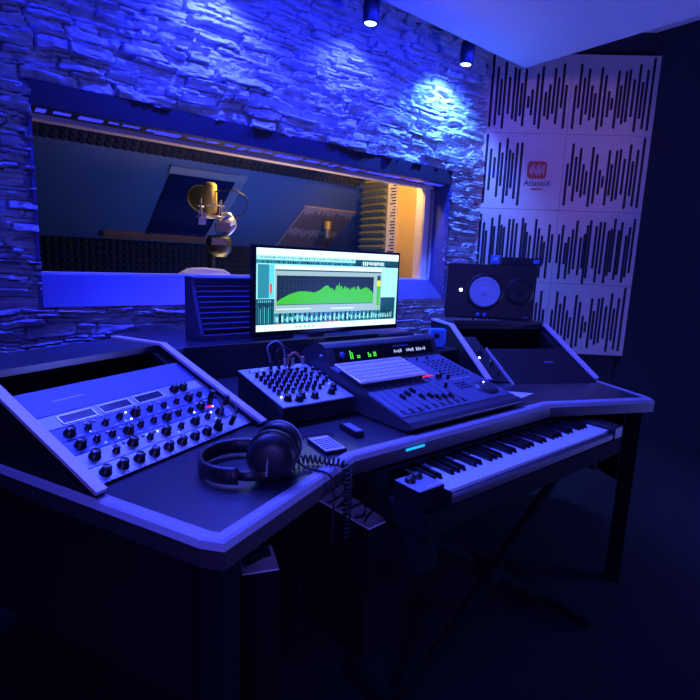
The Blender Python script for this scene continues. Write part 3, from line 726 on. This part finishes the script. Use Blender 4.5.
for k in range(8): on_cs(cap, 'knob', .05+k*.055, .335)
for i in range(5):
    for j in range(7): on_cs(sb, 'button', .395+i*.026, .19+j*.020); cnt += 1
for k in range(6): on_cs(sb2, 'button', .37+k*.020, .158+.0*k); cnt += 1
for i in range(3):
    for j in range(3): on_cs(sb, 'button', .365+i*.022, .10+j*.016); cnt += 1
for x, y in ((.332,.185),(.352,.190),(.372,.170),(.308,.124)): on_cs(tall, 'knob', x, y)
MB().box((.285,.206,.0025), (.335,.213,.0045), 'led_red', CT).build('red_light_bar', cs)
jw = MB().lathe([(.046,0),(.046,.003),(.040,.005),(.038,.010),(.034,.0115),(.0,.0115)], 'ctrl_body', CT @ Matrix.Translation((.462,.075,.0025)), 36).build('jog_wheel', cs)
MB().lathe([(.002,0),(.002,.002),(.0,.002)], 'led_white', CT @ Matrix.Translation((.472,.095,.0138)), 10).build('wheel_light', jw)
MB().box((.03,.018,.0025), (.11,.022,.0031), 'slot', CT).build('front_groove', cs)

# ------------------------------------------------------------------ slim computer keyboard resting on the control surface
kb = thing('computer_keyboard', 'slim silver computer keyboard lying on the control surface', 'keyboard')
kb.matrix_world = Matrix.Translation((.962,1.128,DZ+.034+.24*.178+.022)) @ Matrix.Rotation(R(-.5),4,'Z') @ Matrix.Rotation(math.atan(.24),4,'X')
KW, KD = .292, .145
MB().box((0,0,0), (KW,KD,.006), 'alu').build('tray', kb, .0025)
MB().tube([(.01,KD-.012,-.0065),(KW-.01,KD-.012,-.0065)], .0075, 'alu', 14).build('battery_tube', kb)
for x in (.02, KW-.02): MB().lathe([(.006,-.0135),(.006,0)], 'rubber', Matrix.Translation((x,.012,0)), 12).build('rubber_foot', kb)
rowk = [1]*14
kk = {}
for j in range(6):
    n = 14 if j < 5 else 15; y = KD-.012-j*.0232
    x = .007
    widths = [1.0]*13+[1.5] if j in (1,2,4) else ([1.0]*14 if j != 5 else [1,1,1,1.25,5,1.25,1,1,1,1])
    tot = sum(widths); pitch = (KW-.014)/tot
    for wd in widths:
        kx = wd*pitch; key = (round(kx, 4), j == 0)
        if key not in kk: kk[key] = MB().box((.0012,-.0195 if j else -.011,0), (kx-.0012,-.001,.0022), 'kb_key').mesh('key')
        place('key', kk[key], kb, (x, y+.004, .006)); x += kx

# blue item on a dark box right of the hood
tag(MB().box((-.11,-.10,0), (.10,.12,.098), 'black').build('dark_box', loc=(1.69,1.53,DZ+.0005), bevel=.004), 'low black box between control surface and right rack', 'box')
t = thing('blue_case', 'small bright blue case with a dark round hole beside the display hood', 'case', (1.715,1.50,DZ+.099), (0,0,R(-38)))
shl = MB().box((-.038,-.018,0), (.038,.018,.088), 'blue_plastic').build('shell', t, .012, 4)
MB().lathe([(.013,0),(.013,.002),(.010,.0025),(.0,.0025)], 'black', Matrix.Translation((-.006,-.018,.056)) @ Matrix.Rotation(R(90),4,'X'), 20).build('hole_cap', shl)

# ------------------------------------------------------------------ headphones
hp = thing('headphones', 'black closed headphones lying on the left front of the desk', 'headphones', (.508,.925,DZ), (0,0,R(-44)))
# local: x towards image right, y away from the camera, band opens towards +x
def cup(y, s, nm):
    M = Matrix.Translation((.035, y, .054)) @ Matrix.Rotation(R(90*s),4,'X') @ Matrix.Rotation(R(10),4,'Y')
    o = MB().lathe([(.0,.026),(.022,.026),(.040,.021),(.050,.010),(.052,.0),(.050,-.006)], 'black', M, 32).build('ear_cup', hp)
    MB().lathe([(.053,-.006),(.054,-.012),(.052,-.022),(.046,-.026),(.030,-.026),(.028,-.012),(.0,-.012)], 'leather', M, 32).build('ear_pad', o)
    MB().tube([tuple(M @ Vector((.0515*math.cos(a), .0515*math.sin(a), .004))) for a in [k*math.pi/16 for k in range(33)]], .0016, 'knob_cap' if s < 0 else 'black').build('trim_ring', o)
cup(-.030, 1, ''); cup(.046, -1, '')
def ribbon(pts, z0, z1, th, mat):
    P2 = [Vector(p) for p in pts]; vs = []; fs = []
    for i, p in enumerate(P2):
        t_ = (P2[min(i+1,len(P2)-1)]-P2[max(i-1,0)]).normalized(); nn = Vector((t_.y,-t_.x))*th/2
        a, b = p+nn, p-nn; e = .15*(z1-z0)
        vs += [(a.x,a.y,z0+e),(a.x,a.y,z1-e),(p.x,p.y,z1),(b.x,b.y,z1-e),(b.x,b.y,z0+e),(p.x,p.y,z0)]
    for i in range(len(P2)-1):
        for k in range(6): fs.append((i*6+k, i*6+(k+1)%6, (i+1)*6+(k+1)%6, (i+1)*6+k))
    fs += [(5,4,3,2,1,0), tuple((len(P2)-1)*6+k for k in range(6))]
    return MB().add(vs, fs, mat, True)
arc = [(-.045+.085*math.cos(a)-.0, .010+.088*math.sin(a)) for a in [R(75)+R(210)*k/28 for k in range(29)]]
ribbon(arc, .004, .043, .011, 'leather').build('headband', hp)
for s, y in ((1, .088), (-1, -.072)):
    ribbon([(-.03, y), (-.005, y*1.0), (.03, y*.82)], .012, .034, .006, 'black').build('slider_arm', hp)
    MB().tube([(.03,y*.8,.02),(.034,y*.72,.08)], .003, 'chrome').build('yoke', hp)
# coiled lead and straight lead
def coil(path, rad, wire, turns):
    P3 = smooth_path(path, 40); L = [0]
    for a, b in zip(P3[:-1], P3[1:]): L.append(L[-1]+(b-a).length)
    out = []; N = turns*12; u = None; j = 0
    for i in range(N+1):
        s = L[-1]*i/N
        while j < len(L)-2 and L[j+1] < s: j += 1
        p = P3[j].lerp(P3[j+1], (s-L[j])/max(1e-9, L[j+1]-L[j])); t_ = (P3[j+1]-P3[j]).normalized()
        if u is None: u = t_.orthogonal().normalized()
        u = (u-t_*u.dot(t_)).normalized(); w_ = t_.cross(u); a = 2*math.pi*i/12
        out.append(p+(u*math.cos(a)+w_*math.sin(a))*rad)
    return out
m = MB().tube(coil([(.588,.920,DZ+.012),(.615,.915,DZ+.012),(.640,.898,DZ+.012),(.660,.874,DZ+.012),(.674,.850,DZ+.012),(.682,.838,DZ+.002),(.685,.834,DZ-.03),(.685,.834,DZ-.10),(.686,.836,DZ-.17)], .0085, .0024, 28), .0024, 'rubber', 6)
tag(m.build('coiled_cable'), 'black coiled headphone cable running over the desk edge', 'cable')
m = MB().tube(smooth_path([(.585,.905,DZ+.02),(.603,.880,DZ+.006),(.615,.860,DZ+.005),(.624,.842,DZ+.0045),(.632,.829,DZ-.004),(.636,.823,DZ-.03),(.637,.822,DZ-.10),(.640,.83,DZ-.16)]), .0026, 'rubber')
tag(m.build('straight_cable'), 'thin straight black cable hanging over the desk edge below the headphones', 'cable')
m = MB().tube(smooth_path([(.60,1.03,DZ+.003),(.66,1.06,DZ+.003),(.70,1.06,DZ+.003),(.75,1.055,DZ+.003),(.79,1.03,DZ+.003)]), .0014, 'rubber')
tag(m.build('thin_cable'), 'very thin dark cable on the desk between headphones and mixer', 'cable')

# remote and small stick on the desk
t = thing('remote_control', 'small remote with a pale keypad on the desk beside the coiled cable', 'remote control', (.7268,.977,DZ), (0,0,R(-8)))
MB().box((-.030,-.053,.0), (.030,.053,.009), 'black').build('case', t, .002)
MB().box((-.0275,-.050,.009), (.0275,.050,.0098), 'paper').build('keypad', t, .0005)
kmesh = MB().box((-.0045,-.003,0), (.0045,.003,.001), 'kb_key').mesh('key')
kmesh.materials.clear(); kmesh.materials.append(MATS['blue_panel'])
for i in range(4):
    for j in range(6): place('key', kmesh, t, (-.018+i*.012, -.036+j*.0125, .0098))
t = thing('usb_stick', 'small black oblong stick with a pale top on the desk', 'usb stick', (.850,1.028,DZ), (0,0,R(-8)))
MB().box((-.014,-.045,0), (.014,.045,.016), 'black').build('case', t, .003)
MB().box((-.011,-.040,.016), (.011,.030,.0168), 'steel_panel').build('top_plate', t)

# ------------------------------------------------------------------ digital piano under the desk edge
PX = .905
pi_ = thing('digital_piano', 'black digital piano on an X stand tucked under the desk front', 'piano', (PX, .7105, .60))
NW = 36; pit = .0235; PW = NW*pit
MB().box((-.09,.0,.0), (PW+.06,.30,.058), 'matte_black').build('body', pi_, .004)
MB().box((0,.004,.058), (PW,.020,.079), 'desk_edge').build('key_slip', pi_, .003)
MB().box((-.088,.172,.058), (PW+.06,.30,.104), 'black').build('control_top', pi_, .004)
MB().box((PW+.001,.0,.058), (PW+.06,.171,.100), 'black').build('end_block', pi_, .004)
MB().box((-.003,.0,.058), (0,.171,.095), 'black').build('key_cheek', pi_)
blk = {0:1, 1:1, 3:1, 4:1, 5:1}
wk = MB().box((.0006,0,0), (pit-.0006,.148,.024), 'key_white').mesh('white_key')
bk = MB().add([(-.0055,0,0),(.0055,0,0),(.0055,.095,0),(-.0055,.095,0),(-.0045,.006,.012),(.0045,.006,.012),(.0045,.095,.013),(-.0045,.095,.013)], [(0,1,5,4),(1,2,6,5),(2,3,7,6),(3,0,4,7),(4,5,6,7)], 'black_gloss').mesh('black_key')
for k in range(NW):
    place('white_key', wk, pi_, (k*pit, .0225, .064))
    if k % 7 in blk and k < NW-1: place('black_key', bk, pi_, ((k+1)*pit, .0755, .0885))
t2 = MB().box((-.088,.024,.106), (-.0035,.106,.109), 'steel_panel').build('joystick_panel', pi_, .001); tag(t2, 'blue lit panel with two dark round controls')
MB().box((-.088,.0235,.058), (-.0035,.1065,.106), 'matte_black').build('joystick_block', pi_)
for x, y in ((-.065,.078),(-.032,.086)):
    MB().lathe([(.0135,0),(.0135,.006),(.010,.012),(.0,.013)], 'black', Matrix.Translation((x,y,.108)), 18).build('round_control', t2)
m = MB()
for k, (a, b) in enumerate([(-.052,.006),(-.044,.006),(-.037,.010),(-.024,.004),(-.018,.008)]): m.box((a,.032,.109), (a+b,.038,.1095), 'knob_cap')
m.build('print', t2)
tag(MB().box((.915-AX,.8785-1.3,.739), (.985-AX,.8805-1.3,.7455), 'led_cyan').build('light_strip', desk), 'glowing cyan strip on the desk edge')
MB().box((-.086,.025,-.11), (-.006,.10,.0), 'matte_black').build('pedal_box', pi_, .004)
# X stand
xs = thing('piano_stand', 'black folding X stand carrying the digital piano', 'stand', (PX+.35, .84, 0))
for s, dy in ((1, -.025), (-1, .025)):
    MB().tube([(-.40*s,dy,.02),(.40*s,dy,.575)], .016, 'matte_black', 12).build('leg', xs)
    for sgn in (-1,):
        MB().tube([(-.40*s,-.17,.018),(-.40*s,.17,.018)], .015, 'matte_black', 12).build('foot', xs)
        MB().tube([(.40*s,-.12,.585),(.40*s,.12,.585)], .014, 'matte_black', 12).build('top_arm', xs)
MB().lathe([(.03,-.05),(.03,.05)], 'matte_black', Matrix.Translation((0,0,.2975)) @ Matrix.Rotation(R(90),4,'X'), 20).build('pivot_disc', xs)

# ------------------------------------------------------------------ things under the desk
def wrapped(loc, size, rz, label, seed, h):
    t = thing('wrapped_box', label, 'box', loc, (0,0,rz)); w_, d_ = size
    MB().box((-w_/2,-d_/2,0), (w_/2,d_/2,h-.004), 'matte_black').build('carton', t, .004); MB().box((-w_/2+.002,-d_/2+.002,h-.004), (w_/2-.002,d_/2-.002,h), 'film').build('sheet', t)
    r2 = random.Random(seed); m = MB()
    for k in range(6):
        y = -d_/2+.03+k*(d_-.05)/6; p0 = (-w_/2+.01, y, h+.001); 
        m.tube(smooth_path([p0, (-w_*.2, y+r2.uniform(-.01,.02), h+.002), (w_*.15, y+r2.uniform(0,.04), h+.002), (w_/2-.012, y+.02+r2.uniform(0,.02), h+.001)]), .0022, 'slot', 6)
    m.build('wrap_crease', t); return t
wrapped((.985,1.175,0), (.14,.30), R(4), 'pale box with dark creases under the desk middle', 2, .45)
wrapped((.610,1.115,0), (.10,.12), R(-20), 'dim purple box under the left desk wing', 5, .42)
# power strip on the floor
t = thing('power_strip', 'small power strip with an amber switch on the dark floor', 'power strip', (.265,.60,0), (0,0,R(30)))
MB().box((-.11,-.028,0), (.11,.028,.035), 'black').build('case', t, .004)
MB().box((-.09,-.011,.035), (-.068,.011,.042), 'led_amber').build('switch', t, .002)
for k in range(3): MB().lathe([(.019,0),(.019,.001),(.016,.001),(.015,-.0001),(.0,-.0001)], 'ctrl_body', Matrix.Translation((-.03+k*.048,0,.0352)), 20).build('socket', t)

# ------------------------------------------------------------------ loudspeaker on the right cabinet
sp = thing('loudspeaker', 'big black loudspeaker on its side with a pale woofer cone', 'loudspeaker', (2.225,1.605,DZ+.1965), (0,0,R(-48)))
SWW, SHH, SD = .450, .285, .30
MB().box((-SWW/2,0,0), (SWW/2,SD,SHH), 'black').build('cabinet', sp, .008, 3)
FM = Matrix.Translation((-.030,0,.142)) @ Matrix.Scale(.86, 4) @ Matrix.Rotation(R(90),4,'X')
MB().lathe([(.112,0),(.110,.005),(.095,.007),(.088,.005)], 'black', FM, 48).build('woofer_rim', sp)
wc = MB().lathe([(.090,.0055),(.084,.008),(.078,.0065),(.032,.0015)], 'cone', FM, 48).build('woofer_cone', sp)
MB().lathe([(.032,.001),(.026,.006),(.016,.009),(.0,.010)], 'cone', FM, 32).build('dust_cap', wc)
FT = Matrix.Translation((.145,0,.15)) @ Matrix.Rotation(R(90),4,'X')
MB().lathe([(.072,0),(.070,.004),(.045,.001),(.018,.0005),(.0,.006)], 'black', FT, 36).build('tweeter', sp)
MB().lathe([(.0075,0),(.0075,.002),(.0,.003)], 'led_white', Matrix.Translation((-.152,0,.147)) @ Matrix.Rotation(R(90),4,'X'), 16).build('power_light', sp)
for x in (-.055,-.020): MB().lathe([(.010,0),(.009,.004),(.0,.006)], 'blue_plastic', Matrix.Translation((x,0,.022)) @ Matrix.Rotation(R(90),4,'X'), 16).build('trim_knob', sp)
MB().box((.17,-.001,.014), (.20,.0,.022), 'ctrl_face').build('badge', sp)
# things on top of the loudspeaker
def ontop(name, x, y, label, cat): 
    return thing(name, label, cat, tuple(Matrix.Translation((2.225,1.605,DZ+.1965)) @ Matrix.Rotation(R(-48),4,'Z') @ Vector((x,y,SHH+.0003))), (0,0,R(-48)))
t = ontop('audio_interface', .145, .06, 'low black audio box with a blue light on the loudspeaker', 'audio interface')
MB().box((-.10,-.05,0), (.10,.08,.038), 'black').build('case', t, .003)
MB().box((.055,-.0515,.010), (.085,-.05,.030), 'blue_plastic').build('blue_light', t)
for k in range(3): MB().lathe([(.008,0),(.007,.008),(.0,.009)], 'knob', Matrix.Translation((-.07+k*.035,-.05,.019)) @ Matrix.Rotation(R(90),4,'X'), 14).build('knob', t)
t = ontop('blue_box', .012, .03, 'tiny bright blue box on top of the loudspeaker', 'box')
MB().box((-.022,-.02,0), (.022,.02,.046), 'blue_plastic').build('carton', t, .004); MB().box((-.012,-.0206,.02), (.012,-.02,.036), 'paper').build('sticker', t)
t = ontop('metal_clip', -.17, .02, 'small reddish metal clip at the left end of the loudspeaker top', 'clip')
MB().box((-.03,-.01,0), (.03,.01,.010), 'panel_wood').build('jaw', t, .002); MB().tube([(-.03,0,.010),(.0,0,.020),(.05,0,.010)], .003, 'chrome').build('spring', t)

# ------------------------------------------------------------------ lights
def light(kind, name, loc, energy, col, target=None, **k):
    l = bpy.data.lights.new(name, kind); l.energy = energy; l.color = col
    for a, b in k.items(): setattr(l, a, b)
    o = bpy.data.objects.new(name, l); C.objects.link(o); o.location = loc
    if target is not None: o.rotation_euler = (Vector(target)-Vector(loc)).to_track_quat('-Z', 'Y').to_euler()
    return o
for (x, e, col) in ((1.08, 190, (.018,.030,1)), (1.872, 170, (.014,.024,1)), (2.662, 185, (.06,.18,1))):
    light('SPOT', 'spot', (x, 2.24, 2.455), e, col, (x+.02, 2.50, 1.90), spot_size=R(124), spot_blend=.6, shadow_soft_size=.02)
light('AREA', 'desk_back_fill', (.75, 1.90, 2.535), 76, (.055, .070, 1), (.75, .6, .8), shape='RECTANGLE', size=2.4, size_y=.05, spread=R(120))  # unseen light added so blue falls on the desk from behind
light('AREA', 'stone_fill', (1.3, 2.12, 2.53), 22, (.008, .016, 1), (1.3, 2.5, 1.9), shape='RECTANGLE', size=3.2, size_y=.04)  # added fill without a fixture, brightens the stone wall
light('AREA', 'blue_fill', (.1, .5, 2.53), 20, (.032, .045, 1), (.9, 1.5, .8), shape='RECTANGLE', size=1.2, size_y=.3)  # unseen blue fill added overhead for desk and racks
light('AREA', 'soffit_fill', (3.3, -.5, .5), 40, (.13, .15, 1), (2.6, 1.2, 2.6), shape='RECTANGLE', size=.6, size_y=.6)  # added out of view to brighten the soffit underside
light('AREA', 'under_desk_fill', (-.8, -1.3, 1.1), 4.5, (.14, .11, 1), (1.0, 1.2, .4), size=.5, spread=R(60))  # unseen low fill added to reach the boxes under the desk
light('SPOT', 'panel_violet_fill', (2.3, -.2, 2.53), 62, (.62, .30, 1), (3.6, 2.15, 2.1), spot_size=R(33), spot_blend=.7, shadow_soft_size=.1)  # added out of view to tint the corner panels lilac
light('SPOT', 'booth_bulb', (2.45, 2.80, 1.955), 26, (1, .60, .20), (2.9, 3.05, 1.4), spot_size=R(150), spot_blend=.6, shadow_soft_size=.05)
light('SPOT', 'mic_fill', (1.95, 2.82, 2.02), 75, (1, .70, .25), (1.25, 2.93, 1.40), spot_size=R(58), spot_blend=.6, shadow_soft_size=.04)  # extra warm spot added for microphone and cloth, has no fixture
light('POINT', 'booth_fill', (2.2, 2.85, 2.08), 2.0, (1, .66, .26), shadow_soft_size=.08)
light('AREA', 'booth_warm_fill', (1.8, 2.97, .92), 7, (1, .66, .34), (1.7, 2.72, 1.78), shape='RECTANGLE', size=1.2, size_y=.1, spread=R(110))  # hidden warm fill added to light the window frame from below
light('AREA', 'booth_blue_fill', (2.0, 2.95, .9), 10, (.09, .24, 1), (2.0, 4.0, 1.7), size=.5)  # hidden blue fill added for the booth slope

w = bpy.data.worlds.new('World'); bpy.context.scene.world = w; w.use_nodes = True
w.node_tree.nodes['Background'].inputs['Color'].default_value = (.01, .015, .08, 1); w.node_tree.nodes['Background'].inputs['Strength'].default_value = .3

# ------------------------------------------------------------------ camera
cam = bpy.data.cameras.new('camera'); co = bpy.data.objects.new('camera', cam); C.objects.link(co)
cam.sensor_fit = 'HORIZONTAL'; cam.sensor_width = 36; cam.lens = 505/700*36; cam.clip_start = .02
az, pt, rl = R(51), R(9.8), R(2.3)
f = Vector((math.cos(az)*math.cos(pt), math.sin(az)*math.cos(pt), -math.sin(pt)))
r0 = Vector((math.sin(az), -math.cos(az), 0)); u0 = r0.cross(f)
rc = r0*math.cos(rl)+u0*math.sin(rl)*1.0; uc = u0*math.cos(rl)-r0*math.sin(rl)
rc = r0*math.cos(rl)+u0*math.sin(rl)
M = Matrix((rc, uc, -f)).transposed().to_4x4(); M.translation = Vector((0, 0, 1.22)); co.matrix_world = M
sc_ = bpy.context.scene; sc_.camera = co
sc_.view_settings.view_transform = 'Standard'; sc_.view_settings.look = 'None'; sc_.view_settings.exposure = 0; sc_.view_settings.gamma = 1
sc_.view_settings.use_curve_mapping = False
